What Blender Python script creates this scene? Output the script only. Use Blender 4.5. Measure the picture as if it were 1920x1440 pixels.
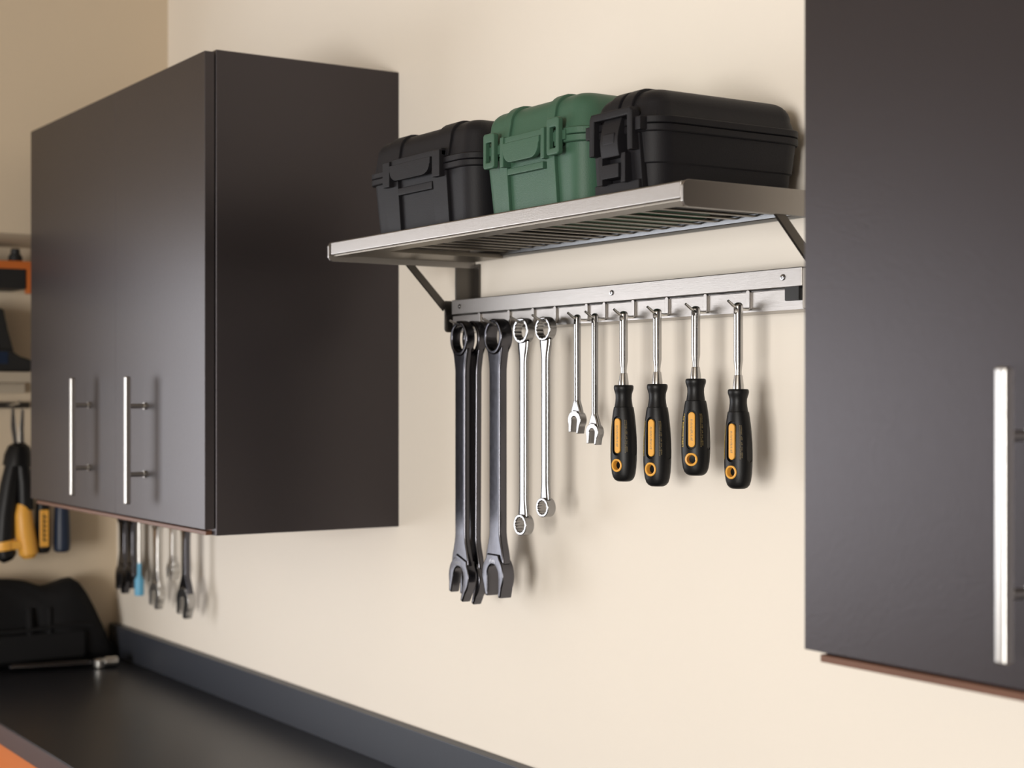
import bpy, bmesh, math, random
from math import sin, cos, pi, radians
from mathutils import Vector, Matrix, Euler

random.seed(7)
S = bpy.context.scene
C = S.collection
for o in list(bpy.data.objects):
    bpy.data.objects.remove(o)

# ------------------------------------------------------------------ camera, world, lights, exposure
EYE = Vector((0.0, -1.316, 1.54))
cam_d = bpy.data.cameras.new('camera')
cam = bpy.data.objects.new('camera', cam_d); C.objects.link(cam)
cam.location = EYE
look = Vector((-0.837, 0.547, 0.0))
cam.rotation_euler = look.to_track_quat('-Z', 'Y').to_euler()
cam_d.sensor_width = 36.0
cam_d.lens = 56.25
cam_d.shift_y = 22 / 1920
cam_d.clip_start = 0.02
cam_d.dof.use_dof = True
cam_d.dof.focus_distance = 1.98
cam_d.dof.aperture_fstop = 5.2
S.camera = cam

S.view_settings.view_transform = 'Standard'
S.view_settings.look = 'None'
S.view_settings.gamma = 1.0
S.view_settings.use_curve_mapping = False
S.view_settings.exposure = 0.0

W = bpy.data.worlds.new('world'); S.world = W; W.use_nodes = True
W.node_tree.nodes['Background'].inputs[0].default_value = (0.80, 0.90, 1.0, 1)
W.node_tree.nodes['Background'].inputs[1].default_value = 1.0

def area_light(name, loc, target, sx, sy, power, col):
    l = bpy.data.lights.new(name, 'AREA'); l.shape = 'RECTANGLE'; l.size = sx; l.size_y = sy
    l.energy = power; l.color = col
    o = bpy.data.objects.new(name, l); C.objects.link(o); o.location = loc
    o.rotation_euler = (Vector(target) - Vector(loc)).to_track_quat('-Z', 'Y').to_euler()
    return o
# daylight through the open garage door in the far wall
DOOR_X0, DOOR_X1, DOOR_Z = 0.4, 2.8, 2.2
area_light('garage_door_daylight', ((DOOR_X0 + DOOR_X1) / 2, -6.15, 1.12), ((DOOR_X0 + DOOR_X1) / 2, 0, 1.12),
           DOOR_X1 - DOOR_X0 - .1, 2.1, 372, (1.0, 0.96, 0.91))
# daylight through the window in the left wall, beyond the left edge of the frame
WIN_Y0, WIN_Y1, WIN_Z0, WIN_Z1 = -0.90, -4.30, .80, 1.95
area_light('window_daylight', (-3.90, (WIN_Y0 + WIN_Y1) / 2, (WIN_Z0 + WIN_Z1) / 2), (0, (WIN_Y0 + WIN_Y1) / 2, (WIN_Z0 + WIN_Z1) / 2),
           3.38, 1.13, 50, (1.0, 0.98, 1.0))

# ------------------------------------------------------------------ materials
def lin(h):
    h = h.lstrip('#'); r = []
    for i in (0, 2, 4):
        c = int(h[i:i+2], 16) / 255
        r.append(c / 12.92 if c <= .04045 else ((c + .055) / 1.055) ** 2.4)
    return (*r, 1)

def mat(name, col, rough=.5, metal=0.0, var=.0, vscale=8.0, bump=0.0, bscale=200.0, stretch=(1, 1, 1), rvar=0.0, spec=.5, coat=0.0, tint=None):
    m = bpy.data.materials.new(name); m.use_nodes = True
    nt = m.node_tree; b = nt.nodes['Principled BSDF']
    if isinstance(col, str): col = lin(col)
    elif len(col) == 3: col = (*col, 1)
    b.inputs['Base Color'].default_value = col
    b.inputs['Roughness'].default_value = rough
    b.inputs['Metallic'].default_value = metal
    b.inputs['Specular IOR Level'].default_value = spec
    b.inputs['Coat Weight'].default_value = coat
    if tint: b.inputs['Specular Tint'].default_value = (*tint, 1)
    tc = nt.nodes.new('ShaderNodeTexCoord'); mp = nt.nodes.new('ShaderNodeMapping')
    mp.inputs['Scale'].default_value = stretch
    nt.links.new(tc.outputs['Object'], mp.inputs['Vector'])
    if var > 0:
        n = nt.nodes.new('ShaderNodeTexNoise'); n.inputs['Scale'].default_value = vscale; n.inputs['Detail'].default_value = 4
        nt.links.new(mp.outputs[0], n.inputs['Vector'])
        r = nt.nodes.new('ShaderNodeMapRange')
        r.inputs['To Min'].default_value = 1 - var; r.inputs['To Max'].default_value = 1 + var
        nt.links.new(n.outputs['Fac'], r.inputs['Value'])
        mx = nt.nodes.new('ShaderNodeVectorMath'); mx.operation = 'SCALE'
        mx.inputs[0].default_value = col[:3]
        nt.links.new(r.outputs[0], mx.inputs['Scale']); nt.links.new(mx.outputs[0], b.inputs['Base Color'])
    if bump > 0 or rvar > 0:
        n2 = nt.nodes.new('ShaderNodeTexNoise'); n2.inputs['Scale'].default_value = bscale; n2.inputs['Detail'].default_value = 3
        nt.links.new(mp.outputs[0], n2.inputs['Vector'])
        if bump > 0:
            bp = nt.nodes.new('ShaderNodeBump'); bp.inputs['Strength'].default_value = bump; bp.inputs['Distance'].default_value = .001
            nt.links.new(n2.outputs['Fac'], bp.inputs['Height']); nt.links.new(bp.outputs[0], b.inputs['Normal'])
        if rvar > 0:
            r2 = nt.nodes.new('ShaderNodeMapRange')
            r2.inputs['To Min'].default_value = rough - rvar; r2.inputs['To Max'].default_value = rough + rvar
            nt.links.new(n2.outputs['Fac'], r2.inputs['Value']); nt.links.new(r2.outputs[0], b.inputs['Roughness'])
    return m

M = dict(
    wall=mat('cream_plaster', (.825, .765, .680), .85, var=.02, vscale=3, bump=.25, bscale=90, spec=.2),
    leftwall=mat('shade_toned_plaster', (.60, .50, .375), .85, var=.02, vscale=3, bump=.25, bscale=90, spec=.2),  # shade of the left wall and soffit painted in as a darker tan
    farwall=mat('taupe_paint', (.22, .19, .16), .85, var=.03, vscale=3, spec=.2),
    ceiling=mat('ceiling_paint', (.55, .48, .38), .9, var=.02, vscale=2, spec=.2),
    floor=mat('garage_concrete', (.16, .15, .14), .6, var=.15, vscale=3, bump=.2, bscale=40),
    laminate=mat('charcoal_laminate', (.0115, .0094, .0106), .36, var=.08, vscale=6, bump=.10, bscale=260, rvar=.03, spec=.66, tint=(1.0, .925, .98)),
    wood=mat('walnut_edge', (.15, .065, .036), .5, var=.3, vscale=9, stretch=(1, 12, 12)),
    brushed=mat('brushed_steel', (.37, .352, .335), .36, 1.0, bump=.10, bscale=60, stretch=(1, 40, 40), rvar=.06),
    steel_dark=mat('dark_steel', (.13, .12, .11), .38, 1.0, bump=.06, bscale=60, stretch=(30, 1, 30)),
    rail_steel=mat('grey_steel', (.17, .175, .18), .30, 1.0, bump=.06, bscale=60, stretch=(1, 40, 40)),
    slat=mat('dull_steel_slat', (.25, .225, .19), .40, 1.0, bump=.05, bscale=80),
    satin=mat('satin_chrome', (.46, .455, .45), .22, 1.0, bump=.03, bscale=80),
    chrome=mat('chrome', (.31, .31, .315), .15, 1.0, bump=.04, bscale=30),
    forged=mat('satin_forged_steel', (.105, .105, .118), .22, 1.0, bump=.06, bscale=120, rvar=.05),
    handle=mat('satin_nickel', (.62, .61, .59), .30, 1.0, bump=.04, bscale=60, stretch=(30, 30, 1)),
    blackplast=mat('black_plastic', (.011, .0105, .0125), .52, bump=.25, bscale=900, spec=.20),
    greenplast=mat('green_plastic', (.050, .112, .073), .42, bump=.25, bscale=900, spec=.22),
    grip=mat('black_rubber', (.006, .006, .0065), .40, spec=.24, bump=.10, bscale=700),
    yellow=mat('amber_plastic', (.80, .40, .06), .42, var=.05, vscale=60),
    greyprint=mat('grey_print', (.30, .22, .13), .6),
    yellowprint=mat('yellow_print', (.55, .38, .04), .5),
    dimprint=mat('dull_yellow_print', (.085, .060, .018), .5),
    black=mat('matt_black', (.012, .012, .012), .55),
    counter=mat('black_worktop', (.014, .0145, .019), .34, spec=.34, tint=(.84, .91, 1.0), var=.1, vscale=30, bump=.05, bscale=400),
    splash=mat('slate_laminate', (.040, .045, .058), .45, bump=.05, bscale=300),
    edge=mat('plum_edge_band', (.045, .026, .031), .4),
    orange=mat('orange_lacquer', (.55, .145, .03), .4, var=.05, vscale=5),
    fabric=mat('black_nylon', (.0045, .0045, .0055), .8, spec=.3, bump=.6, bscale=500),
    beige=mat('beige_board', (.42, .36, .28), .6, var=.05, vscale=6),
    navy=mat('navy_rubber', (.008, .018, .045), .45),
    blue=mat('light_blue_vinyl', (.11, .40, .62), .4),
    zinc=mat('zinc_steel', (.55, .54, .52), .3, 1.0, bump=.05, bscale=100),
)

# ------------------------------------------------------------------ mesh helpers
class MB:
    def __init__(self): self.v = []; self.f = []
    def add(self, vs, fs):
        n = len(self.v); self.v += [Vector(p) for p in vs]; self.f += [[i + n for i in f] for f in fs]; return self
    def box(self, a, b):
        (x0, y0, z0), (x1, y1, z1) = a, b
        x0, x1 = min(x0, x1), max(x0, x1); y0, y1 = min(y0, y1), max(y0, y1); z0, z1 = min(z0, z1), max(z0, z1)
        return self.add([(x0,y0,z0),(x1,y0,z0),(x1,y1,z0),(x0,y1,z0),(x0,y0,z1),(x1,y0,z1),(x1,y1,z1),(x0,y1,z1)],
                        [(0,3,2,1),(4,5,6,7),(0,1,5,4),(1,2,6,5),(2,3,7,6),(3,0,4,7)])
    def rings(self, rs, cap=True):
        n = len(rs[0]); vs = [p for r in rs for p in r]; fs = []
        for k in range(len(rs) - 1):
            for i in range(n):
                j = (i + 1) % n
                fs.append((k*n+i, k*n+j, (k+1)*n+j, (k+1)*n+i))
        if cap:
            fs.append(tuple(range(n))[::-1]); fs.append(tuple((len(rs)-1)*n + i for i in range(n)))
        return self.add(vs, fs)
    def tube(self, path, r, n=12, cap=True):
        path = [Vector(p) for p in path]; rs = []; u = None
        rad = r if isinstance(r, (list, tuple)) else [r] * len(path)
        for i, p in enumerate(path):
            t = (path[min(i+1, len(path)-1)] - path[max(i-1, 0)]).normalized()
            if u is None: u = t.orthogonal().normalized()
            else: u = (u - t * u.dot(t)).normalized()
            w = t.cross(u)
            rs.append([p + rad[i] * (cos(2*pi*k/n) * u + sin(2*pi*k/n) * w) for k in range(n)])
        return self.rings(rs, cap)
    def lathe(self, prof, n=32, o=(0, 0, 0), sy=None):
        # prof: (r, z) or (rx, ry, z), from bottom to top
        rs = []
        for p in prof:
            rx, ry, z = (p[0], p[0], p[1]) if len(p) == 2 else p
            rs.append([(o[0] + rx*cos(2*pi*k/n), o[1] + ry*sin(2*pi*k/n), o[2] + z) for k in range(n)])
        return self.rings(rs)
    def prism(self, poly, axis, a, b):
        # poly in the two other axes (order x,y,z with axis removed), extruded from a to b
        def P(p, t):
            q = list(p); q.insert(axis, t); return q
        return self.rings([[P(p, a) for p in poly], [P(p, b) for p in poly]])
    def xform(self, mtx, start=0):
        for i in range(start, len(self.v)): self.v[i] = mtx @ self.v[i]
        return self
    def mesh(self, name, bevel=0, segs=2, angle=35, smooth=True):
        me = bpy.data.meshes.new(name)
        me.from_pydata([tuple(p) for p in self.v], [], self.f)
        bm = bmesh.new(); bm.from_mesh(me)
        bmesh.ops.recalc_face_normals(bm, faces=bm.faces)
        if bevel:
            es = [e for e in bm.edges if len(e.link_faces) == 2 and e.calc_face_angle(0) > radians(28)]
            bmesh.ops.bevel(bm, geom=es, offset=bevel, segments=segs, affect='EDGES', clamp_overlap=True, profile=.5)
        bm.to_mesh(me); bm.free()
        finish(me, angle, smooth)
        return me

def finish(me, angle=35, smooth=True):
    if smooth:
        me.polygons.foreach_set('use_smooth', [True] * len(me.polygons))
        me.set_sharp_from_angle(angle=radians(angle))

ROOTS = {}
def root_of(o):
    while o.parent: o = o.parent
    return o
def obj(name, me, m, parent=None):
    """link a mesh given in world coordinates (as measured while the root stands at its place)"""
    o = bpy.data.objects.new(name, me); C.objects.link(o)
    me.materials.clear(); me.materials.append(M[m] if isinstance(m, str) else m)
    if len(me.polygons) > 6:
        wn = o.modifiers.new('weighted_normal', 'WEIGHTED_NORMAL'); wn.keep_sharp = True; wn.weight = 80
    if parent is not None:
        r = root_of(parent); d = ROOTS.get(r.name, Vector((0, 0, 0)))
        if d.length > 0: me.transform(Matrix.Translation(-d))
        o.parent = parent
    return o
def tag(o, label=None, cat=None, group=None, kind=None):
    if label: o['label'] = label
    if cat: o['category'] = cat
    if group: o['group'] = group
    if kind: o['kind'] = kind
    return o
def thing(name, label, cat, base=(0, 0, 0), group=None):
    o = bpy.data.objects.new(name, None); C.objects.link(o)
    o.empty_display_size = .05
    o.location = base; ROOTS[o.name] = Vector(base)
    return tag(o, label, cat, group)
def copy_tree(o, parent=None):
    c = o.copy(); C.objects.link(c)
    if parent: c.parent = parent
    for ch in list(o.children): copy_tree(ch, c)
    return c
def bake(o):
    """evaluate modifiers / curve of a temporary object into a mesh and drop the object"""
    dg = bpy.context.evaluated_depsgraph_get(); dg.update()
    me = bpy.data.meshes.new_from_object(o.evaluated_get(dg)); bpy.data.objects.remove(o)
    return me
def plate2d(outline, holes, thick, bevel, y=0.0, res=2, angle=40):
    """flat shape in X/Z with holes, extruded along Y with rounded edges"""
    cu = bpy.data.curves.new('tmp', 'CURVE'); cu.dimensions = '2D'; cu.fill_mode = 'BOTH'
    cu.extrude = max(thick / 2 - bevel, .0001); cu.bevel_depth = bevel; cu.bevel_resolution = res; cu.offset = -bevel
    for pts in [outline] + list(holes):
        s = cu.splines.new('POLY'); s.points.add(len(pts) - 1); s.use_cyclic_u = True
        for q, p in zip(s.points, pts): q.co = (p[0], p[1], 0, 1)
    o = bpy.data.objects.new('tmp', cu); C.objects.link(o)
    me = bake(o); bpy.data.curves.remove(cu)
    me.transform(Matrix(((1, 0, 0, 0), (0, 0, -1, y), (0, 1, 0, 0), (0, 0, 0, 1))))
    bm = bmesh.new(); bm.from_mesh(me); bmesh.ops.remove_doubles(bm, verts=bm.verts, dist=1e-6)
    bmesh.ops.recalc_face_normals(bm, faces=bm.faces); bm.to_mesh(me); bm.free()
    finish(me, angle); me.materials.clear()
    return me
def cut(me, cutters):
    o = bpy.data.objects.new('tmp', me); C.objects.link(o); tmp = []
    for k in cutters:
        c = bpy.data.objects.new('cut', k); C.objects.link(c); tmp.append(c)
        b = o.modifiers.new('b', 'BOOLEAN'); b.operation = 'DIFFERENCE'; b.solver = 'EXACT'; b.object = c
    r = bake(o)
    for c in tmp: bpy.data.objects.remove(c)
    r.materials.clear(); finish(r, 38)
    return r
def stadium(cx, cz, w, h, n=10):
    r = w / 2; a = h / 2 - r
    return [(cx + r*cos(pi*i/n), cz + a + r*sin(pi*i/n)) for i in range(n+1)] + \
           [(cx + r*cos(pi + pi*i/n), cz - a + r*sin(pi + pi*i/n)) for i in range(n+1)]
def rrect(x0, x1, z0, z1, r, n=5):
    pts = []
    for cx, cz, a0 in ((x1-r, z1-r, 0), (x0+r, z1-r, pi/2), (x0+r, z0+r, pi), (x1-r, z0+r, 1.5*pi)):
        pts += [(cx + r*cos(a0 + pi/2*i/n), cz + r*sin(a0 + pi/2*i/n)) for i in range(n+1)]
    return pts
def sm(t):
    t = max(0, min(1, t)); return t*t*(3 - 2*t)

# ------------------------------------------------------------------ the room
XL, XR, YF, ZC = -3.76, 3.6, -6.2, 2.75
def struct(name, mb, m, **k):
    o = obj(name, mb.mesh(name, smooth=False), m); o['kind'] = 'structure'; return o
struct('wall_back', MB().box((XL - .2, 0, -.02), (XR + .1, .12, ZC + .1)), 'wall')
# the left wall carries a boxed-in soffit above shelf height
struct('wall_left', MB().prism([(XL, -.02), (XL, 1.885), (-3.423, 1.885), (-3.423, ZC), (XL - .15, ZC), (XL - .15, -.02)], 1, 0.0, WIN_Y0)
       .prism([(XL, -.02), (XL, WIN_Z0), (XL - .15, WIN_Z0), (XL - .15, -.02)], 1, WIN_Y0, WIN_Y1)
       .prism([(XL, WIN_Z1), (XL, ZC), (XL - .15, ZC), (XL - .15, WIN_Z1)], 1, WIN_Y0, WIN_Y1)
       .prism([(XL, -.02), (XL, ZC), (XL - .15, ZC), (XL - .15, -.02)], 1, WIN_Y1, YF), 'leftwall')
wf = MB(); ym = (WIN_Y0 + WIN_Y1) / 2
for a, b in ((WIN_Y0, WIN_Y0 - .05), (ym + .025, ym - .025), (WIN_Y1 + .05, WIN_Y1)): wf.box((XL - .06, a, WIN_Z0), (XL - .01, b, WIN_Z1))
for a, b in ((WIN_Z0, WIN_Z0 + .05), (WIN_Z1 - .05, WIN_Z1)): wf.box((XL - .06, WIN_Y0, a), (XL - .01, WIN_Y1, b))
struct('window_1', wf, 'ceiling')
struct('wall_right', MB().box((XR, YF, -.02), (XR + .1, 0, ZC + .1)), 'farwall')
struct('wall_front', MB().box((XL, YF - .12, 0), (DOOR_X0, YF, ZC)).box((DOOR_X1, YF - .12, 0), (XR, YF, ZC))
       .box((DOOR_X0, YF - .12, DOOR_Z), (DOOR_X1, YF, ZC)), 'farwall')
struct('floor', MB().box((XL - .15, YF - 3, -.1), (XR + .1, .12, 0)), 'floor')
struct('ceiling', MB().box((XL - .15, YF - .12, ZC), (XR + .1, .12, ZC + .1)), 'ceiling')

# ------------------------------------------------------------------ wall cabinets
def bar_handle(x, yd, zc, L=.216, post=.116):
    mb = MB().box((x - .0052, yd - .0375, zc - L/2), (x + .0052, yd - .0275, zc + L/2))
    me = mb.mesh('handle', bevel=.002, segs=3)
    p = MB()
    for s in (-1, 1):
        p.tube([(x, yd - .030, zc + s*post/2), (x, yd + .001, zc + s*post/2)], .0042, 12)
        p.tube([(x, yd - .004, zc + s*post/2), (x, yd + .0005, zc + s*post/2)], .0062, 12)
    pm = p.mesh('post')
    bm = bmesh.new(); bm.from_mesh(me); bm.from_mesh(pm); bm.to_mesh(me); bm.free(); finish(me, 35)
    return me
def wall_cabinet(label, x0, x1, doors, group, z0=1.3255, z1=2.085, hz=1.4645):
    t = thing('wall_cabinet', label, 'cabinet', ((x0 + x1)/2, -.16, z0), group)
    d = -.3285
    obj('side_panel', MB().box((x1 - .018, d, z0 - .006), (x1, 0, z1)).mesh('side_panel', bevel=.0008, segs=1), 'laminate', t)
    obj('side_panel', MB().box((x0, d, z0), (x0 + .018, 0, z1)).mesh('side_panel', bevel=.0008, segs=1), 'laminate', t)
    obj('top_panel', MB().box((x0 + .018, d, z1 - .02), (x1 - .018, 0, z1 - .002)).mesh('top_panel'), 'laminate', t)
    obj('back_panel', MB().box((x0 + .018, -.008, z0 + .018), (x1 - .018, -.001, z1 - .02)).mesh('back_panel'), 'laminate', t)
    b = obj('bottom_panel', MB().box((x0 + .010, d - .010, z0 - .006), (x1 - .0182, -.002, z0 + .0005)).box((x0 + .019, d, z0), (x1 - .019, -.002, z0 + .018))
            .mesh('bottom_panel', bevel=.0006, segs=1), 'wood', t)
    b['label'] = 'reddish walnut bottom panel edge'
    for (a, c, hx) in doors:
        dr = obj('door', MB().box((a + .0002, -.3475, z0 + .0045), (c - .0002, -.331, z1 - .004)).mesh('door', bevel=.0004, segs=1), 'laminate', t)
        if hx is not None:
            h = obj('handle', bar_handle(hx, -.3475, hz), 'handle', dr); h['label'] = 'bright satin metal bar handle'
    return t
wall_cabinet('charcoal wall cabinet left of the steel shelf, with two upright bar handles showing', -3.285, -2.362,
             [(-3.285, -2.774, -2.914), (-2.774, -2.362, -2.622)], 'charcoal wall cabinets')
wall_cabinet('charcoal wall cabinet cropped by the right edge of the photo, one bar handle', -1.020, -.10,
             [(-1.020, -.56, -.778), (-.56, -.10, -.346)], 'charcoal wall cabinets', z0=1.3165, hz=1.4528)

# ------------------------------------------------------------------ steel shelf
SX0, SX1, SF = -2.118, -1.300, -.253          # left end, right end, front
t = thing('wall_shelf', 'brushed steel slatted wall shelf carrying three hard cases', 'shelf', ((SX0 + SX1)/2, 0, 1.7376))
o = obj('front_strip', MB().box((SX0 + .004, SF, 1.7465), (SX1 - .004, SF + .010, 1.7655)).mesh('front_strip', bevel=.002, segs=3), 'brushed', t)
o = obj('front_flange', MB().box((SX0 + .003, SF + .004, 1.7445), (SX1 - .003, SF + .034, 1.7475)).mesh('front_flange', bevel=.0006), 'slat', t)
for x in (SX0, SX1):
    prof = [(-.002, 1.7376), (-.002, 1.7665)] + \
           [(SF - .001 + .008*(1 - sin(a)), 1.7665 - .008*(1 - cos(a))) for a in [pi/2*i/6 for i in range(7)]][:0] + \
           [(SF + .006, 1.7665), (SF + .001, 1.7650), (SF - .002, 1.7605), (SF - .002, 1.7435), (SF + .001, 1.7390), (SF + .006, 1.7376)]
    obj('end_plate', MB().prism(prof, 0, x - .0025, x + .0025).mesh('end_plate', bevel=.0009, segs=2), 'brushed', t)
obj('left_panel', MB().box((SX0 + .002, SF + .03, 1.7465), (SX0 + .098, -.012, 1.7525)).mesh('left_panel', bevel=.0006), 'slat', t)
obj('right_panel', MB().box((SX1 - .026, SF + .03, 1.7465), (SX1 - .002, -.012, 1.7525)).mesh('right_panel', bevel=.0006), 'slat', t)
x = SX0 + .112; i = 0
slat_me = MB()
slat_me.box((-.0045, SF + .025, 0), (.0045, -.014, .0016))
slat_mesh = slat_me.mesh('slat', bevel=.0003, segs=1)
base_slat = None
while x < SX1 - .03:
    o = bpy.data.objects.new('slat', slat_mesh); C.objects.link(o)
    if not slat_mesh.materials: slat_mesh.materials.append(M['slat'])
    o.parent = t
    o.location = Vector((x, 0, 1.7553)) - ROOTS[t.name]
    x += .0345
obj('back_rail', MB().prism([(-.001, 1.7490), (-.010, 1.7478), (-.016, 1.7510), (-.017, 1.7600), (-.012, 1.7655), (-.001, 1.7660)], 0, SX0 + .003, SX1 - .003)
    .mesh('back_rail', bevel=.001, segs=2), 'rail_steel', t)
for x in (SX0, SX1 - .004):
    a, b = (x - .002, x + .002) if x == SX0 else (x, x + .004)
    br = obj('bracket', MB().prism([(-.0005, 1.6400), (-.0005, 1.7440), (-.036, 1.7440), (-.036, 1.688), (-.030, 1.64)], 0, a, b)
             .box((a + .0005, -.004, 1.640), (a + .019, -.0005, 1.744)).box((a - .001, -.012, 1.64), (a + .003, -.010, 1.744)).mesh('bracket', bevel=.0007), 'steel_dark', t)
    obj('brace', MB().prism([(-.1125, 1.7420), (-.1280, 1.7420), (-.0585, 1.6700), (-.0535, 1.6820)], 0, a, b)
        .mesh('brace', bevel=.0006), 'steel_dark', br)
    r = .006
    poly = [(-.0005, 1.6860), (-.0555, 1.6860)] + [(-.0555 + r*(1 - cos(q)), 1.6375 + r*(1 - sin(q))) for q in [pi/2*i/5 for i in range(6)]] + [(-.0005, 1.6375)]
    obj('rail_holder', MB().prism(poly, 0, a, b).mesh('rail_holder', bevel=.0008), 'steel_dark', br)

# ------------------------------------------------------------------ hook rail
RX0, RX1 = -2.100, -1.333
PEG_Z = 1.6462
rail = thing('hook_rail', 'long brushed steel hook rail below the shelf, hung with tools', 'rail', ((RX0 + RX1)/2, 0, 1.6375))
obj('upper_strip', MB().box((RX0, -.0540, 1.6640), (RX1, -.034, 1.6862)).mesh('upper_strip', bevel=.0012, segs=3), 'brushed', rail)
obj('lower_plate', MB().box((RX0 - .006, -.0485, 1.6380), (RX1, -.0455, 1.6622)).box((RX0 - .006, -.0470, 1.6380), (RX1, -.001, 1.6402))
    .box((RX0, -.036, 1.655), (RX1, -.001, 1.684)).mesh('lower_plate', bevel=.0008, segs=2), 'brushed', rail)
obj('end_cap', MB().box((RX1 - .0005, -.0535, 1.6382), (RX1 + .022, -.003, 1.6858)).mesh('end_cap', bevel=.002, segs=2), 'slat', rail)
o = obj('stopper', MB().box((-1.3621, -.0535, 1.6485), (-1.3385, -.047, 1.6655)).mesh('stopper', bevel=.001), 'black', rail)
o['label'] = 'small black block near the right end'
for x in (-2.076, -1.691, -1.364):
    mb = MB().lathe([(.0036, 0), (.0036, .0010), (.0030, .0018), (.0016, .0019), (.0015, .0012), (.0001, .0011)], 20)
    mb.xform(Matrix.Translation((x, -.0538, 1.6755)) @ Matrix.Rotation(pi/2, 4, 'X'))
    obj('screw', mb.mesh('screw'), 'chrome', rail)
def hook(x, L):
    tab = MB().prism(rrect(x - .0035, x + .0035, 1.6405, 1.6645, .003, 3), 1, -.0515, -.0480)
    h = obj('hook', tab.mesh('hook', bevel=.0007), 'brushed', rail)
    n = 6
    pth = [(x, -.049, PEG_Z - .004), (x, -.056, PEG_Z - .0045), (x, -.066, PEG_Z - .0037), (x, -.049 - L*.75, PEG_Z - .0006), (x, -.049 - L, PEG_Z + .0050)]
    obj('peg', MB().tube(pth, [.0019, .0019, .0019, .0019, .0015], 12).mesh('peg'), 'handle', h)
TOOLS_Y = -.066
XW = [-2.0255, -1.9448, -1.8821, -1.8272, -1.7522, -1.7122, -1.6493, -1.5797, -1.5048, -1.4270]
for k, x in enumerate(XW): hook(x, .053 if k == 0 else (.047 if k == 1 else (.040 if k < 4 else .033)))

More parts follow.
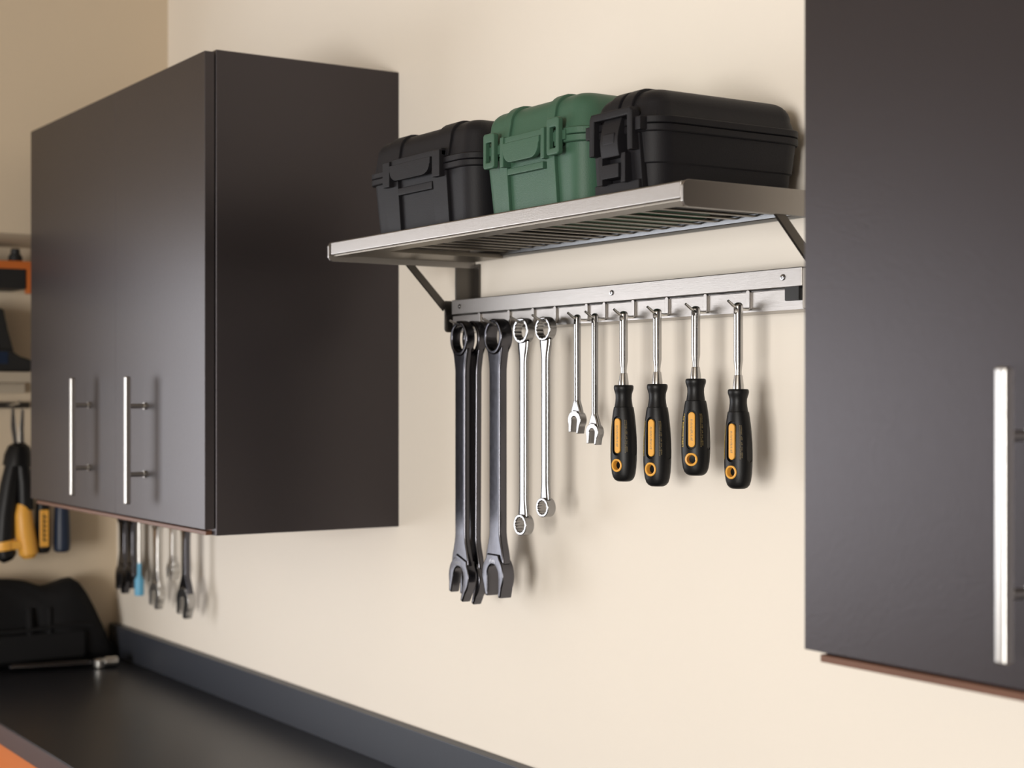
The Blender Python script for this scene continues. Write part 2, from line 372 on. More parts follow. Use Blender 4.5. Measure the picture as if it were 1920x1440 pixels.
# ------------------------------------------------------------------ hard cases
def case_ring(hw, hd, r, z, n=7):
    return [(p[0], p[1], z) for p in rrect(-hw, hw, -hd, hd, r, n)]
def make_case(label, base, w, d, h, seam, m, style, group):
    t = thing('hard_case', label, 'case', base, group)
    bx, by, bz = base
    T = Matrix.Translation(base)
    hw, hd, R = w/2, d/2, .028
    tp = .0065
    def ins(z): return tp * (1 - min(1, z/seam))
    def put(name, mb, parent=t, bevel=0, segs=2, mm=None):
        mb.xform(T); return obj(name, mb.mesh(name, bevel=bevel, segs=segs, angle=32), mm or m, parent)
    def putm(name, me, parent=t, mm=None):
        me.transform(T); return obj(name, me, mm or m, parent)
    rs = []
    for z, e in ((0, .012), (.0012, .0075), (.004, .0035), (.008, .0012), (.013, 0)):
        rs.append(case_ring(hw - ins(z) - e, hd - ins(z) - e, R - e*.6, z))
    if style == 'paddle':
        rs.append(case_ring(hw - ins(.038), hd - ins(.038), R, .038)); rs.append(case_ring(hw - ins(.0385) + .0022, hd - ins(.0385) + .0022, R + .002, .0395))
        rs.append(case_ring(hw - ins(seam) + .0015, hd - ins(seam) + .0015, R + .001, seam - .009))
    else:
        rs.append(case_ring(hw - ins(seam - .009), hd - ins(seam - .009), R, seam - .009))
    e = .0050
    for z, q in ((seam - .0085, e - .001), (seam - .0075, e), (seam - .0012, e), (seam - .0004, e - .0012)):
        rs.append(case_ring(hw + q, hd + q, R + q, z))
    put('base', MB().rings(rs))
    rs = []
    for z, q in ((seam + .0003, e - .0012), (seam + .0011, e), (seam + .0075, e), (seam + .0085, e - .001), (seam + .0095, 0)):
        rs.append(case_ring(hw + q, hd + q, R + q, z))
    ro = .022; lt = .004
    zt = h - ro
    for k in range(8):
        a = pi/2*k/7
        rs.append(case_ring(hw - lt - ro*(1 - cos(a)), hd - lt - ro*(1 - cos(a)), max(R - lt - ro*(1 - cos(a))*.7, .008), zt + ro*sin(a)))
    rs.append(case_ring(hw - lt - ro - .012, hd - lt - ro - .012, .012, h + .0008))
    lid = put('lid', MB().rings(rs))
    # raised bands down the front, carried over the lid
    def front_path():
        lo = [(-(hd - ins(z)) + (.006 if z < .003 else .0015 if z < .007 else 0), z) for z in (.002, .006, .013, seam*.5, seam - .009)]
        up = [(-(hd), seam + .009)]
        for k in range(8):
            a = pi/2*k/7
            up.append((-(hd - lt - ro*(1 - cos(a))), zt + ro*sin(a)))
        up.append((hd - lt - ro, h))
        for k in range(1, 8):
            a = pi/2*(1 - k/7)
            up.append((hd - lt - ro*(1 - cos(a)), zt + ro*sin(a)))
        return lo, up
    lo, up = front_path()
    def strip(path, x0, x1, th, flare=0):
        rs = []; n = len(path)
        for i, (y, z) in enumerate(path):
            a = Vector(path[max(0, i-1)]); b = Vector(path[min(n-1, i+1)]); tg = (b - a).normalized()
            nrm = Vector((-tg[1], tg[0]))
            if nrm.dot(Vector((y, z - h*.45))) < 0: nrm = -nrm
            p = Vector((y, z)); q = p + nrm*th; s = p - nrm*.004
            f = flare * (1 - sm(i / 3)) if flare else 0
            if x0 < 0: xa, xb = x0, x1 - f
            else: xa, xb = x0 + f, x1
            rs.append([(xa, s[0], s[1]), (xb, s[0], s[1]), (xb, q[0], q[1]), (xa, q[0], q[1])])
        return MB().rings(rs)
    for s in (-1, 1):
        if style == 'handle':
            put('raised_band', strip(lo, *sorted((s*.047, s*.083)), .0048), bevel=.0012)
            put('raised_band', strip(up, *sorted((s*.050, s*.086)), .0032), lid, bevel=.0012)
        elif style == 'latches':
            put('raised_band', strip(lo, *sorted((s*.043, s*.060)), .0048), bevel=.0012)
            put('raised_band', strip(up, *sorted((s*.040, s*.056)), .0034), lid, bevel=.0012)
        else:
            put('raised_band', strip(lo, *sorted((s*.022, s*.042)), .0048), bevel=.0012)
            put('raised_band', strip(up, *sorted((s*.003, s*.022)), .0034), lid, bevel=.0012)
    yf = -hd - e
    def fbox(x0, x1, z0, z1, y0, y1): return MB().box((x0, -hd - y1, z0), (x1, -hd - y0, z1))
    if style == 'handle':
        for s in (-1, 1):
            put('clasp', fbox(s*.068 - .010, s*.068 + .010, seam - .017, seam + .018, -.004, .0115), bevel=.0015, segs=2)
        # trapezoid carry handle standing proud of the seam
        poly = [(-.056, seam + .011), (.056, seam + .011), (.055, seam + .002)] + [(.034 + .020*sin(pi/2*k/5), seam - .011 + .013*(1 - cos(pi/2*k/5))) for k in range(6)][::-1] + \
               [(-.034 - .020*sin(pi/2*k/5), seam - .011 + .013*(1 - cos(pi/2*k/5))) for k in range(6)] + [(-.055, seam + .002)]
        put('carry_handle', MB().prism(poly, 1, -hd - .013, -hd - .006), bevel=.0014)
        put('seam_cover', fbox(-.058, .078, seam + .010, seam + .020, -.003, .0085), lid, bevel=.0012)
        put('handle_ledge', fbox(-.047, .047, seam - .030, seam - .020, -.006, .0045), bevel=.0012)
    elif style == 'latches':
        for s in (-1, 1):
            cx = s*.070
            lm = plate2d(rrect(cx - .0125, cx + .0125, seam - .0225, seam + .0215, .004), [rrect(cx - .0065, cx + .0065, seam - .0145, seam + .010, .002)[::-1]], .0075, .0016, y=-hd - .0095)
            lt_ = putm('latch', lm)
            put('catch', fbox(cx - .0052, cx + .0052, seam - .012, seam + .006, -.003, .0075), lt_, bevel=.0018)
            put('latch_pivot', fbox(cx - s*.0 - .017, cx + .017, seam - .006, seam + .006, -.001, .0072), lt_, bevel=.0015)
            put('handle_pivot', fbox(s*.0445 - .0042, s*.0445 + .0042, seam - .0235, seam + .014, -.004, .0105), bevel=.0018)
        poly = [(-.041, seam + .005), (.041, seam + .005), (.0405, seam - .002)] + [(.022 + .017*sin(pi/2*k/5), seam - .020 + .016*(1 - cos(pi/2*k/5))) for k in range(6)][::-1] + \
               [(-.022 - .017*sin(pi/2*k/5), seam - .020 + .016*(1 - cos(pi/2*k/5))) for k in range(6)] + [(-.0405, seam - .002)]
        put('carry_handle', MB().prism(poly, 1, -hd - .0125, -hd - .005), bevel=.0014)
        put('handle_ledge', fbox(-.040, .038, seam - .0335, seam - .0255, -.006, .0045), bevel=.001)
        put('seam_cover', fbox(-.043, .043, seam + .004, seam + .013, -.003, .0085), lid, bevel=.0012)
    else:
        fr = plate2d([(-.040, seam - .028), (-.0395, seam + .014), (-.036, seam + .0195), (.036, seam + .0195), (.0395, seam + .014), (.040, seam - .028),
                      (.031, seam - .028), (.0305, seam + .0105), (-.0305, seam + .0105), (-.031, seam - .028)], [], .0125, .0018, y=-hd - .0065)
        fo = putm('latch_frame', fr)
        # curved paddle
        rs = []
        for k in range(9):
            z = seam + .0105 - .043*k/8; b = .0085 + .006*sin(pi*k/8*.8)
            rs.append([(-.0165, -hd + .003 - 0, z), (.0165, -hd + .003, z), (.0165, -hd - b, z), (-.0165, -hd - b, z)])
        pd = put('latch_paddle', MB().rings(rs), bevel=.0012)
        put('finger_grip', fbox(-.011, .011, seam - .019, seam - .006, .008, .0152), pd, bevel=.002)
        put('lower_catch', fbox(-.0165, .0155, seam - .056, seam - .040, -.004, .0125), bevel=.0012)
        for s in (-1, 1):
            put('catch_post', fbox(s*.021 - .004, s*.021 + .004, seam - .062, seam - .029, -.004, .0105), bevel=.001)
            put('seam_tab', fbox(s*.046 - .005, s*.046 + .005, seam - .0075, seam + .0075, -.004, .0095), bevel=.0012)
        put('base_plate', fbox(-.041, .041, .004, seam - .060, -.010, .0035), bevel=.0015)
    return t
SZ = 1.7571
make_case('wide black hard case at the left end of the shelf, with a carry handle', (-1.886, -.126, SZ), .281, .222, .1430, .0885, 'blackplast', 'handle', 'hard cases on the shelf')
make_case('green hard case with two looped latches, between the black cases', (-1.615, -.126, SZ), .224, .222, .1400, .0880, 'greenplast', 'latches', 'hard cases on the shelf')
make_case('narrow black hard case at the right end of the shelf, one big front latch', (-1.4325, -.126, SZ), .124, .222, .1225, .0810, 'blackplast', 'paddle', 'hard cases on the shelf')

# ------------------------------------------------------------------ wrenches
def arc(cx, cz, r, a0, a1, n):
    return [(cx + r*cos(a0 + (a1 - a0)*i/n), cz + r*sin(a0 + (a1 - a0)*i/n)) for i in range(n + 1)]
def shank_outline(L, w, Rt, f_top, Rb=None, f_bot=0, jaw=None, n=14):
    """outline of a shank that leaves a ring of mid radius Rt at z=0 and ends in a second ring (Rb) or inside an open head (jaw)"""
    a0 = radians(20)
    zt = -Rt*sin(a0); side = []
    for i in range(n + 1):
        k = i / n; side.append((w/2 + (Rt*cos(a0) - w/2)*(1 - sm(k)), zt - f_top*k))
    zb, hb = (-L + Rb*sin(a0), Rb*cos(a0)) if Rb else (-L + jaw*.60, jaw*.84)
    for i in range(n + 1):
        k = i / n; side.append((w/2 + (hb - w/2)*sm(k), zb + f_bot*(1 - k)))
    low = arc(0, -L, Rb, pi - a0, a0, 14)[::-1][1:-1] if Rb else []
    top = arc(0, 0, Rt, pi + a0, 2*pi - a0, 14)[1:-1]
    return side + (low if Rb else []) + [(-x, z) for x, z in side[::-1]] + top
def star(cx, cz, r, k, amp, n=72):
    return [(cx + (r + amp*abs(cos(k/2*2*pi*i/n)) - amp)*cos(2*pi*i/n), cz + (r + amp*abs(cos(k/2*2*pi*i/n)) - amp)*sin(2*pi*i/n)) for i in range(n)]
def ring_mesh(cz, Ro, Ri, th, bev, y=0, pts=0, n=48):
    hole = star(0, cz, Ri, pts, Ri*.09)[::-1] if pts else arc(0, cz, Ri, 0, -2*pi, n)[:-1]
    return plate2d(arc(0, cz, Ro, 0, 2*pi, n)[:-1], [hole], th, bev, y)
def jaw_mesh(cz, R, gap, depth, tipw, th, bev, tilt, neck, y=0):
    """open end: cz = centre of the head; jaws point down, tilted"""
    g = gap/2; zt = -depth
    right = [(neck, R*1.0), (neck*1.12, R*.86)] + arc(0, 0, R, radians(52), radians(-34), 10)
    bx_, bz_ = right[-1]
    right += [(bx_ + (g + tipw - bx_)*k**1.25, bz_ + (zt - bz_)*k) for k in (.2, .4, .6, .8)]
    right += [(g + tipw, zt), (g + .0006, zt), (g, zt*.94)]
    inner = arc(0, -.0005 - 0, g, 0, pi, 12)
    pts = right + [(g, -.004)] + inner + [(-g, -.004)] + [(-x, z) for x, z in right[::-1]]
    ca, sa = cos(tilt), sin(tilt)
    pts = [(x*ca - z*sa, x*sa + z*ca + cz) for x, z in pts]
    return plate2d(pts, [], th, bev, y)
def combo_wrench(label, group, L, Ro, Ri, w, R, gap, depth, tipw, th, tilt, m, stamp=True, name='combination_wrench', cat='wrench', pts=0):
    """origin at ring centre; L = ring centre to head centre"""
    t = thing(name, label, cat, (0, 0, 0), group)
    sh = plate2d(shank_outline(L, w, (Ro*.6 + Ri*.4), Ro*1.7, f_bot=R*1.5, jaw=R), [], th*.70, .0031 if w > .02 else .0018)
    obj('shank', sh, m, t)
    obj('ring_end', ring_mesh(0, Ro, Ri, th, .0022 if w > .02 else .0012, pts=pts), m, t)
    j = obj('open_end', jaw_mesh(-L, R, gap, depth, tipw, th, .0020 if w > .02 else .001, tilt, w*.52), m, t)
    if stamp:
        st = MB()
        for k in range(5):
            x = -.007 + k*.0035; z = -L + R*.66 + (.0012 if k % 2 else 0)
            st.box((x - .0005, -th/2 - .00025, z - .0024), (x + .0005, -th/2 + .0003, z + .0022))
            if k % 2: st.box((x - .0014, -th/2 - .00025, z - .0006), (x + .0014, -th/2 + .0003, z + .0004))
        obj('stamped_mark', st.mesh('stamped_mark'), 'chrome', j)
    return t
G = 'wrenches on the hook rail'
def hang(t, x, y, ri, rz=0.0, swing=0.0, pz=PEG_Z - .0036):
    t.location = (x, y, pz + .0018 - ri)
    t.rotation_euler = (0, swing, rz)
w1 = combo_wrench('large grey combination wrench in front on the leftmost hook of the rail', G, .3530, .0262, .0195, .0300, .0305, .0310, .031, .0058, .0150, radians(-17), 'forged')
hang(w1, XW[0], -.0800, .0195, radians(-3))
w2 = combo_wrench('large grey combination wrench hanging behind another on the leftmost hook', G, .3580, .0262, .0195, .0300, .0305, .0310, .031, .0058, .0150, radians(-17), 'forged', stamp=False)
hang(w2, XW[0] + .004, -.0615, .0195, radians(-3), radians(.5))
w3 = combo_wrench('large grey combination wrench with straight jaw on the second hook of the rail', G, .3440, .0258, .0190, .0300, .0305, .0320, .031, .0055, .0200, radians(0), 'forged')
hang(w3, XW[1], -.0690, .0190, radians(-3))
def ring_wrench(label, L, Ro, Ri, Ro2, Ri2, w, th):
    t = thing('ring_wrench', label, 'wrench', (0, 0, 0), G)
    za, zb = -(Ro*.45 + Ri*.55), -L + (Ro2*.45 + Ri2*.55); rs = []
    zs = [za - Ro*1.7*i/12 for i in range(13)] + [(za - Ro*1.7)*(1 - i/4) + (zb + Ro2*1.7)*i/4 for i in range(1, 4)] + [zb + Ro2*1.7*(1 - i/12) for i in range(13)]
    for z in zs:
        hw = w/2 + (Ro*.70 - w/2)*(1 - sm((za - z)/(Ro*1.7))) + (Ro2*.70 - w/2)*(1 - sm((z - zb)/(Ro2*1.7))); hy = th*.36
        rs.append([(hw*math.copysign(abs(cos(a))**.85, cos(a)), hy*math.copysign(abs(sin(a))**.75, sin(a)), z) for a in [2*pi*k/32 for k in range(32)]])
    obj('shank', MB().rings(rs).mesh('shank', angle=50), 'chrome', t)
    obj('ring_end', ring_mesh(0, Ro, Ri, th*1.1, .0012, pts=12), 'chrome', t)
    obj('ring_end', ring_mesh(-L, Ro2, Ri2, th*1.25, .0012, pts=12), 'chrome', t)
    return t
t = ring_wrench('long chrome double-ring wrench, the longer of the two, right of the grey wrenches', .2740, .0180, .0135, .0150, .0107, .0165, .0120)
hang(t, XW[2], TOOLS_Y, .0125, radians(3))
t = ring_wrench('chrome double-ring wrench, slightly shorter, fourth from the left on the rail', .2470, .0168, .0128, .0136, .0094, .0155, .0115)
hang(t, XW[3], TOOLS_Y, .0118, radians(5))
def eye_rod(r, z_bot, prof_bot=None):
    """round rod with a slotted eye at the top; z=0 is the top of the eye opening"""
    prof = (prof_bot or [(r, z_bot)]) + [(r, -.004), (r, .0005), (r*.94, .0022), (r*.74, .0038), (r*.40, .0047), (.0002, .0050)]
    me = MB().lathe(prof, 24).mesh('rod')
    c = MB().prism(stadium(0, -.0042, r*1.05, .0084, 8), 1, -.03, .03).mesh('c')
    return cut(me, [c])
def small_wrench(label, L, r, R, gap):
    t = thing('small_open_wrench', label, 'wrench', (0, 0, 0), G)
    obj('shank', eye_rod(r, -L + R*.5, [(r*.5, -L + R*.4), (r*.95, -L + R*2.2)]), 'chrome', t)
    side = [(r*.72 + (R*.80 - r*.72)*sm(i/10), -L + R*2.5 - R*1.9*i/10) for i in range(11)]
    obj('neck', plate2d(side + [(-x, z) for x, z in side[::-1]], [], r*1.6, r*.55), 'chrome', t)
    obj('open_end', jaw_mesh(-L, R, gap, R*1.35, R*.30, r*2.5, .0009, radians(-6), r*.9), 'chrome', t)
    return t
t = small_wrench('small chrome open-end wrench, the shorter one, beside the long ring wrenches', .1370, .0048, .0128, .0112)
t.location = (XW[4], TOOLS_Y, PEG_Z - .0018); t.rotation_euler = (0, 0, radians(6))
t = small_wrench('small chrome open-end wrench, the lower-hanging one, beside the leftmost screwdriver', .1525, .0046, .0118, .0105)
t.location = (XW[5], TOOLS_Y, PEG_Z - .0018); t.rotation_euler = (0, 0, radians(8))

# ------------------------------------------------------------------ screwdrivers
HL = .1220
GR = [(.0001, .0001, -.1220), (.0080, .0070, -.1217), (.0118, .0098, -.1200), (.0145, .0118, -.1170), (.0163, .0130, -.1120), (.0176, .0139, -.1040), (.0183, .0145, -.0930),
      (.0184, .0147, -.0800), (.0180, .0145, -.0660), (.0170, .0140, -.0530), (.0156, .0134, -.0420), (.0141, .0127, -.0330), (.0130, .0123, -.0285), (.0129, .0122, -.0280),
      (.0117, .0117, -.0275), (.0108, .0108, -.0220), (.0103, .0103, -.0170), (.0105, .0105, -.0120), (.0115, .0115, -.0085), (.0123, .0123, -.0062), (.0127, .0127, -.0040),
      (.0126, .0126, -.0018), (.0118, .0118, -.0004), (.0100, .0100, 0), (.0001, .0001, .0001)]
def grip_at(z):
    for a, b in zip(GR, GR[1:]):
        if a[2] <= z <= b[2]:
            k = (z - a[2]) / (b[2] - a[2]); return a[0] + (b[0]-a[0])*k, a[1] + (b[1]-a[1])*k
    return .01, .01
INZ, INH, EYZ = -.0640, .0440, -.1010
def grip_mesh():
    me = MB().lathe(GR, 56).mesh('grip', angle=30)
    cs = [MB().prism(stadium(0, INZ, .0138, INH + .0055, 12), 1, -.03, -.0108).mesh('c'),
          MB().tube([(0, -.03, EYZ), (0, .03, EYZ)], .0066, 28).mesh('c')]
    for s in (-1, 1):
        cs.append(MB().prism(stadium(0, INZ, .0100, INH + .006, 10), 0, s*.0172, s*.03).mesh('c'))
    return cut(me, cs)
def inlay_mesh():
    rs = []
    for off, yy in ((0, -.0105), (0, -.0128), (.0006, -.0133)):
        rs.append([(x, yy, z) for x, z in stadium(0, INZ, .0088 - off*2, INH - off*2, 10)])
    return MB().rings(rs).mesh('inlay')
def inlay_print_mesh():
    mb = MB(); rnd = random.Random(3); z = INZ + .013
    while z > INZ - .013:
        w = rnd.uniform(.0009, .0018); a = rnd.uniform(.0006, .0016)
        mb.box((-.0015, -.01340, z), (-.0015 + a*1.8, -.01320, z - w*.5)); mb.box((.0001, -.01340, z - w*.2), (.0003 + a, -.01320, z - w*.8))
        z -= w + .0004
    return mb.mesh('print', smooth=False)
def side_print_mesh(sgn, width, seed):
    mb = MB(); rnd = random.Random(seed); z = INZ + .020
    while z > INZ - .021:
        hgt = rnd.uniform(.0008, .0017)
        for row in range(2 if rnd.random() > .2 else 1):
            a0 = radians(-52 + row*7*width); a1 = a0 + radians(rnd.uniform(3, 6)*width)
            q = []
            for zz in (z, z - hgt):
                rx, ry = grip_at(zz)
                for a in (a0, a1): q.append((sgn*cos(a)*(rx + .00012), sin(a)*(ry + .00012), zz))
            mb.add(q, [(0, 1, 3, 2)])
        z -= hgt + .0005
    return mb.mesh('print', smooth=False)
def eyelet_mesh():
    rs = []
    ry = .0139
    for r, y in ((.0064, -.0085), (.0064, -ry + .0012), (.0082, -ry + .0006), (.0084, -ry - .0002), (.0076, -ry - .0009), (.0060, -ry - .0006), (.0052, -ry + .0012), (.0050, -.0085)):
        rs.append([(r*cos(2*pi*k/32), y, EYZ + r*1.0*sin(2*pi*k/32)) for k in range(32)])
    rs.append(rs[0])
    return MB().rings(rs, cap=False).mesh('eyelet')
def shank_mesh(r, L):
    # L: eye opening top down to the collar of the grip
    return eye_rod(r, 0, [(.0066, -L - .001), (.0064, -L + .004), (.0049, -L + .0150), (.0040, -L + .0154), (.0039, -L + .019), (r*.80, -L + .024), (r, -L + .031)])
def make_screwdriver():
    t = thing('screwdriver', '-', 'screwdriver', (0, 0, 0), 'screwdrivers on the hook rail')
    L = .0905
    obj('shaft', shank_mesh(.0055, L), 'satin', t)
    g = obj('grip', grip_mesh(), 'grip', t); g.location = (0, 0, -L)
    i = obj('inlay', inlay_mesh(), 'yellow', g); i['label'] = 'amber oval inlay'
    p = obj('lettering', inlay_print_mesh(), 'greyprint', g); p['label'] = 'faint grey print on the inlay'
    e = obj('eyelet', eyelet_mesh(), 'yellow', g); e['label'] = 'amber ring lining the hanging hole'
    for s in (-1, 1):
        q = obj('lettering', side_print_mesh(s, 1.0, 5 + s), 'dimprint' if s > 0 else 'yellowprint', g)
        q['label'] = 'small yellow print down the side of the grip'
    return t
sd = make_screwdriver()
specs = [('black screwdriver with amber inlay, leftmost of the four on the rail', XW[6], 1.022, 13, 0, 0.0),
         ('black screwdriver with amber inlay, hanging lowest, second from the left', XW[7], 1.055, 15, 0, .001),
         ('black screwdriver with amber inlay, hanging highest, yellow print on its left edge', XW[8], .968, 27, 0, .007),
         ('black screwdriver with amber inlay, rightmost, next to the right cabinet', XW[9], .962, 10, 0, -.0060)]
for k, (lab, x, sc, rz, _, up_) in enumerate(specs):
    o = sd if k == 0 else copy_tree(sd)
    o['label'] = lab
    o.location = (x, TOOLS_Y, PEG_Z - .0018)
    o.rotation_euler = (0, 0, radians(rz))
    for c in o.children:
        if c.name.startswith('grip'):
            c.scale = (sc**.5, sc**.5, sc); c.location.z = -.0905 + up_
        else:
            Lr = (.0905 - up_) / .0905
            c.scale = (1, 1, Lr)

# ------------------------------------------------------------------ worktop and base cabinet
CX0, CX1 = XL + .001, -.25
t = thing('worktop', 'long black worktop with upstand along the wall', 'worktop', ((CX0 + CX1)/2, -.235, .92))
obj('top', MB().box((CX0, -.470, .881), (CX1, -.0005, .920)).mesh('top', bevel=.002, segs=2), 'counter', t)
o = obj('front_edge', MB().box((CX0, -.4725, .882), (CX1, -.4695, .9185)).mesh('front_edge', bevel=.0008), 'edge', t); o['label'] = 'plum coloured front edge band'
o = obj('upstand', MB().box((CX0, -.020, .9195), (CX1, -.0005, .9925)).mesh('upstand', bevel=.0015, segs=2), 'splash', t); o['label'] = 'slate blue upstand'
t = thing('base_cabinet', 'orange fronted base cabinet under the black worktop', 'cabinet', ((CX0 + CX1)/2, -.23, 0))
obj('carcass', MB().box((CX0 + .002, -.425, .10), (CX1, -.002, .8805)).mesh('carcass'), 'laminate', t)
obj('plinth', MB().box((CX0 + .002, -.38, .0), (CX1, -.36, .105)).mesh('plinth'), 'black', t)
n = 6; step = (CX1 - CX0 - .004) / n
for k in range(n):
    a = CX0 + .002 + k*step
    d = obj('door', MB().box((a + .001, -.4465, .105), (a + step - .001, -.4255, .8785)).mesh('door', bevel=.0015), 'orange', t)
    d['label'] = 'orange lacquered door'

# ------------------------------------------------------------------ soft bag and ratchet on the worktop
def bag():
    t = thing('tool_bag', 'slumped black fabric tool bag on the worktop in the corner', 'bag', (-3.665, -.42, .9201))
    ys = [-.030 - .764*i/44 for i in range(45)]
    def top(y):
        d = -.030 - y
        edge = sm(min(d / .115, 1)) ** .5
        hump = .190 + .010*cos((y + .118)*2*pi/.17)*(1 - sm((-y - .20)/.05)) + .012*sm((-y - .20)/.10)
        if y < -.62: edge *= sm((y + .794) / .15) ** .5 if y > -.794 else 0
        return .9205 + max(.030, hump*edge)
    rs = []
    for i, y in enumerate(ys):
        h = top(y) - .9205; e = sm(min((-.030 - y)/.03, (y + .794)/.03, 1))
        d = (.050 + .010*sin(y*30))*(.55 + .45*e)
        cx = -3.698
        n = 28; r = []
        for k in range(n):
            a = 2*pi*k/n; ca, sa = cos(a), sin(a)
            px = cx + d*math.copysign(abs(ca)**.6, ca)*(1 - .25*max(sa, 0)) + .003*sin(9*a + y*60)
            pz = .9205 + h/2 + h/2*math.copysign(abs(sa)**.55, sa)
            r.append((px, y, pz))
        rs.append(r)
    obj('body', MB().rings(rs).mesh('body', angle=80), 'fabric', t)
    obj('front_pocket', MB().box((-3.660, -.60, .935), (-3.634, -.115, 1.000)).mesh('front_pocket', bevel=.009, segs=4), 'fabric', t)
    obj('piping', MB().tube([(-3.6345 + .002*sin(k), -.10 - .05*k, 1.010 + .004*sin(k*1.3)) for k in range(11)], .0045, 8).mesh('piping'), 'fabric', t)
    for y in (-.20, -.245, -.345):
        obj('strap', MB().tube([(-3.648 + .006*sin(k*pi/8), y, .95 + .105*k/8) for k in range(9)], .008, 8).mesh('strap'), 'fabric', t)
    return t
bag()
t = thing('ratchet', 'chrome headed ratchet lying on the worktop before the bag', 'ratchet', (-3.565, -.17, .9201))
hx, hz = -3.565, .932
obj('handle', MB().tube([(hx - .042, -.300, hz), (hx - .041, -.296, hz), (hx - .021, -.20, hz), (hx - .006, -.135, hz), (hx - .004, -.125, hz)], [.004, .0075, .0085, .0078, .006], 16).mesh('handle'), 'forged', t)
obj('head', MB().lathe([(.010, -.0105), (.0150, -.0085), (.0155, .006), (.012, .0095), (.0001, .0098)], 28, (hx, -.108, hz)).mesh('head'), 'handle', t)
obj('socket', MB().tube([(hx + .002, -.099, hz + .001), (hx + .003, -.096, hz + .001), (hx + .008, -.072, hz + .001), (hx + .008, -.070, hz + .001)], [.009, .0115, .0115, .010], 24).mesh('socket'), 'handle', t)

# ------------------------------------------------------------------ tools hanging behind and below the left cabinet
t = thing('tool_bar', 'steel hook bar on the wall under the left cabinet', 'rail', (-3.34, 0, 1.272))
obj('bar', MB().box((-3.64, -.016, 1.272), (-3.05, -.0005, 1.296)).mesh('bar', bevel=.001), 'brushed', t)
bgx = [-3.570, -3.515, -3.468, -3.356, -3.262, -3.190]
for x in bgx:
    obj('peg', MB().tube([(x, -.015, 1.281), (x, -.045, 1.279), (x, -.066, 1.284)], .002, 10).mesh('peg'), 'zinc', t)
GB = 'wrenches under the left cabinet'
def bgw(label, i, Ltot, Ro, w, R, m, pts=0):
    Ri = Ro*.72; L = Ltot - R*1.3 - Ro
    q = combo_wrench(label, GB, L, Ro, Ri, w, R, R*.66, R*1.20, R*.36, .018, radians(-14), m, stamp=False)
    q.location = (bgx[i], -.050, 1.279 + .002 - Ri); q.rotation_euler = (0, 0, radians(4))
    return q
bgw('blurred dark combination wrench nearest the room corner, under the left cabinet', 0, .200, .022, .028, .029, 'forged')
bgw('blurred dark combination wrench, second from the corner, under the left cabinet', 1, .183, .020, .026, .024, 'forged')
bgw('blurred chrome combination wrench, longest of the bright ones under the left cabinet', 3, .212, .020, .025, .026, 'handle')
bgw('blurred small chrome wrench, shortest under the left cabinet', 4, .138, .0135, .014, .0165, 'handle')
def nut_driver(label, i, L, m_tip, m_rod, r, rod, group=GB):
    q = thing('nut_driver', label, 'tool', (0, 0, 0), group)
    obj('rod', eye_rod(rod, -L*.60, [(rod, -L*.80)]), m_rod, q)
    obj('tip', MB().lathe([(r*.9, -L), (r, -L + .003), (r, -L*.82), (rod*1.1, -L*.76), (rod, -L*.62)], 24).mesh('tip'), m_tip, q)
    q.location = (bgx[i], -.050, 1.2815)
    return q
nut_driver('blurred rod with a light blue tip beside the dark wrenches', 2, .190, 'blue', 'zinc', .0105, .0045)
q = bgw('blurred chrome wrench with a dark shank, nearest the cabinet corner, under the left cabinet', 5, .212, .0160, .017, .028, 'satin')
for c in q.children:
    if c.name.startswith('shank'):
        c.data.materials.clear(); c.data.materials.append(M['forged']); c['label'] = 'dark shank'

# ------------------------------------------------------------------ shelves and tools on the left wall
t = thing('orange_shelf', 'black wall shelf with an orange frame, at the left edge', 'shelf', (-3.60, -.55, 1.775))
obj('board', MB().box((-3.758, -.90, 1.782), (-3.645, -.253, 1.828)).mesh('board', bevel=.001), 'black', t)
o = obj('front_bar', MB().box((-3.664, -.90, 1.827), (-3.642, -.238, 1.845)).mesh('front_bar', bevel=.001), 'orange', t); o['label'] = 'orange front bar'
o = obj('end_post', MB().box((-3.664, -.2500, 1.772), (-3.642, -.238, 1.8275)).mesh('end_post', bevel=.001), 'orange', t); o['label'] = 'orange end post'
o = obj('end_strut', MB().box((-3.758, -.2500, 1.8285), (-3.664, -.238, 1.846)).mesh('end_strut', bevel=.001), 'orange', t); o['label'] = 'orange end strut'
t = thing('spray_can', 'small black can standing on the orange framed shelf', 'can', (-3.71, -.262, 1.828))
obj('body', MB().lathe([(.014, 0), (.016, .002), (.016, .030), (.012, .036)], 24, (-3.695, -.262, 1.8282)).mesh('body'), 'black', t)
obj('cap', MB().lathe([(.0105, .0355), (.0105, .046), (.008, .049)], 20, (-3.695, -.262, 1.8282)).mesh('cap'), 'black', t)
t = thing('beige_shelf', 'beige board shelf on the left wall below the orange frame', 'shelf', (-3.70, -.55, 1.570))
obj('board', MB().box((-3.758, -.90, 1.570), (-3.640, -.222, 1.594)).mesh('board', bevel=.0015), 'beige', t)
obj('wall_cleat', MB().box((-3.7585, -.90, 1.546), (-3.742, -.226, 1.5695)).mesh('wall_cleat', bevel=.001), 'beige', t)
t = thing('power_tool', 'black power tool lying on the beige shelf', 'tool', (-3.69, -.32, 1.5942))
obj('body', MB().prism([(-.47, 1.5945), (-.236, 1.5945), (-.236, 1.622), (-.262, 1.630), (-.285, 1.645), (-.47, 1.655)], 0, -3.73, -3.655).mesh('body', bevel=.005, segs=3), 'black', t)
obj('upright', MB().prism([(-.46, 1.640), (-.272, 1.635), (-.287, 1.690), (-.297, 1.737), (-.36, 1.745), (-.45, 1.72)], 0, -3.722, -3.662).mesh('upright', bevel=.005, segs=3), 'black', t)
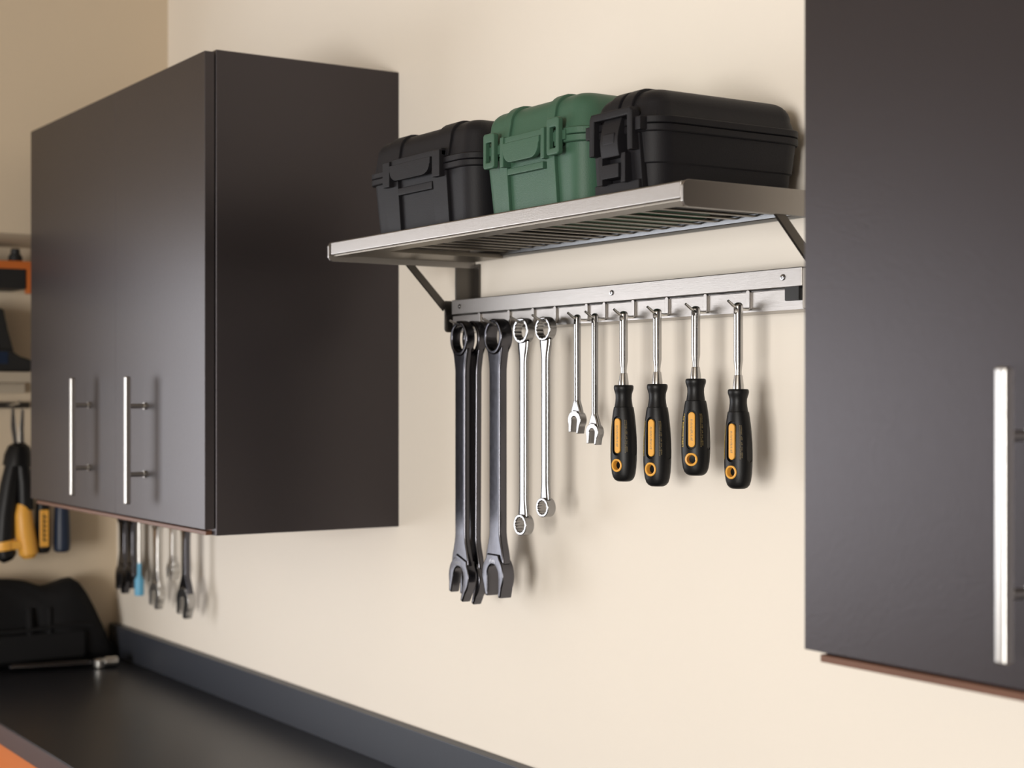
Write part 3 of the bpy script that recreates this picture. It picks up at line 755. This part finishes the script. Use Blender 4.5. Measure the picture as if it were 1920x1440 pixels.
o = obj('side_badge', MB().box((-3.6552, -.318, 1.612), (-3.6535, -.290, 1.640)).mesh('side_badge', bevel=.0006), 'navy', t); o['label'] = 'dark blue patch'
t = thing('left_tool_bar', 'thin steel bar on the left wall under the beige shelf', 'rail', (-3.745, -.6, 1.511))
t.name = 'hanging_bar'; ROOTS[t.name] = Vector((-3.745, -.6, 1.511))
obj('bar', MB().box((-3.7595, -.90, 1.511), (-3.744, -.215, 1.525)).mesh('bar', bevel=.001), 'steel_dark', t)
# black and yellow cutters hung by the head
hk = obj('hook', MB().tube([(-3.744, -.265, 1.518), (-3.700, -.265, 1.520), (-3.676, -.265, 1.5225), (-3.660, -.265, 1.522), (-3.652, -.265, 1.528)], .0026, 10).mesh('hook'), 'handle', t)
t2 = thing('hand_cutters', 'black and yellow hand cutters hanging under the beige shelf', 'cutters', (-3.665, -.275, 1.17))
obj('blade', MB().prism([(-.272, 1.42), (-.280, 1.47), (-.278, 1.512), (-.272, 1.516), (-.268, 1.475), (-.262, 1.42)], 0, -3.675, -3.668).mesh('blade', bevel=.001), 'handle', t2)
obj('blade', MB().prism([(-.262, 1.42), (-.262, 1.47), (-.257, 1.512), (-.251, 1.505), (-.252, 1.46), (-.250, 1.42)], 0, -3.668, -3.661).mesh('blade', bevel=.001), 'handle', t2)
obj('pivot', MB().tube([(-3.680, -.263, 1.425), (-3.650, -.263, 1.425)], .009, 20).mesh('pivot', bevel=.001), 'chrome', t2)
obj('neck', MB().tube([(-3.665, -.262, 1.432), (-3.665, -.262, 1.425), (-3.665, -.264, 1.405), (-3.665, -.266, 1.38)], [.014, .024, .031, .033], 20).mesh('neck'), 'grip', t2)
ga = obj('grip', MB().tube([(-3.665, -.272, 1.395), (-3.665, -.283, 1.34), (-3.665, -.293, 1.27), (-3.665, -.297, 1.21), (-3.665, -.291, 1.176), (-3.665, -.287, 1.166)], [.018, .021, .0235, .0245, .023, .013], 20).mesh('grip'), 'grip', t2)
gb = obj('grip', MB().tube([(-3.662, -.258, 1.395), (-3.660, -.252, 1.34), (-3.660, -.250, 1.28)], [.017, .020, .020], 20).mesh('grip'), 'grip', t2)
o = obj('grip_sleeve', MB().tube([(-3.658, -.254, 1.300), (-3.656, -.256, 1.270), (-3.656, -.252, 1.230), (-3.656, -.243, 1.180), (-3.656, -.242, 1.170)], [.014, .0205, .0225, .0215, .013], 20).mesh('grip_sleeve'), 'yellow', gb)
o['label'] = 'yellow grip sleeve'
o = obj('grip_band', MB().tube([(-3.663, -.2985, 1.212), (-3.663, -.298, 1.209), (-3.663, -.297, 1.195), (-3.663, -.2965, 1.191)], [.0250, .0262, .0262, .0250], 20).mesh('grip_band')
        , 'yellow', ga); o['label'] = 'yellow band round the grip'
o = obj('cross_strap', MB().box((-3.648, -.290, 1.192), (-3.640, -.250, 1.212)).mesh('cross_strap', bevel=.003), 'yellow', gb); o['label'] = 'yellow cross strap'
def hung_handle(name, label, y, z0, z1, r, m, inlay):
    q = thing(name, label, 'screwdriver', (-3.668, y, z0))
    hgt = z1 - z0
    obj('grip', MB().lathe([(.0001, 0), (r*.7, .001), (r*.95, .006), (r, .02), (r*.97, hgt*.5), (r*.85, hgt*.85), (r*.6, hgt*.93), (r*.62, hgt), (.004, hgt + .002)], 28, (-3.668, y, z0)).mesh('grip'), m, q)
    obj('shaft', MB().tube([(-3.668, y, z1), (-3.668, y, 1.506)], .0035, 12).mesh('shaft'), 'zinc', q)
    if inlay:
        o = obj('inlay', MB().box((-3.668 + r*.86, y - r*.62, z0 + .016), (-3.668 + r*1.06, y + r*.52, z0 + hgt*.72)).mesh('inlay', bevel=.002, segs=3), 'yellow', q); o['label'] = 'yellow inlay with dark marks'
        mb = MB()
        for k in range(6):
            z = z0 + .030 + k*.0105
            mb.box((-3.668 + r*1.055, y - r*.25, z), (-3.668 + r*1.085, y + r*.18, z + .004)); mb.box((-3.668 + r*1.055, y - r*.25, z), (-3.668 + r*1.085, y - r*.1, z + .009))
        obj('lettering', mb.mesh('lettering', smooth=False), 'black', o)
    pg = obj('hook', MB().tube([(-3.744, y, 1.518), (-3.69, y, 1.510), (-3.664, y, 1.506), (-3.658, y, 1.512)], .0028, 10).mesh('hook'), 'zinc', t)
    return q
hung_handle('screwdriver', 'blurred screwdriver with yellow lettered inlay beside the yellow cutters', -.208, 1.178, 1.318, .0185, 'grip', True)
hung_handle('screwdriver', 'blurred screwdriver with a plain navy grip, left of the wall corner', -.163, 1.178, 1.300, .0195, 'navy', False)
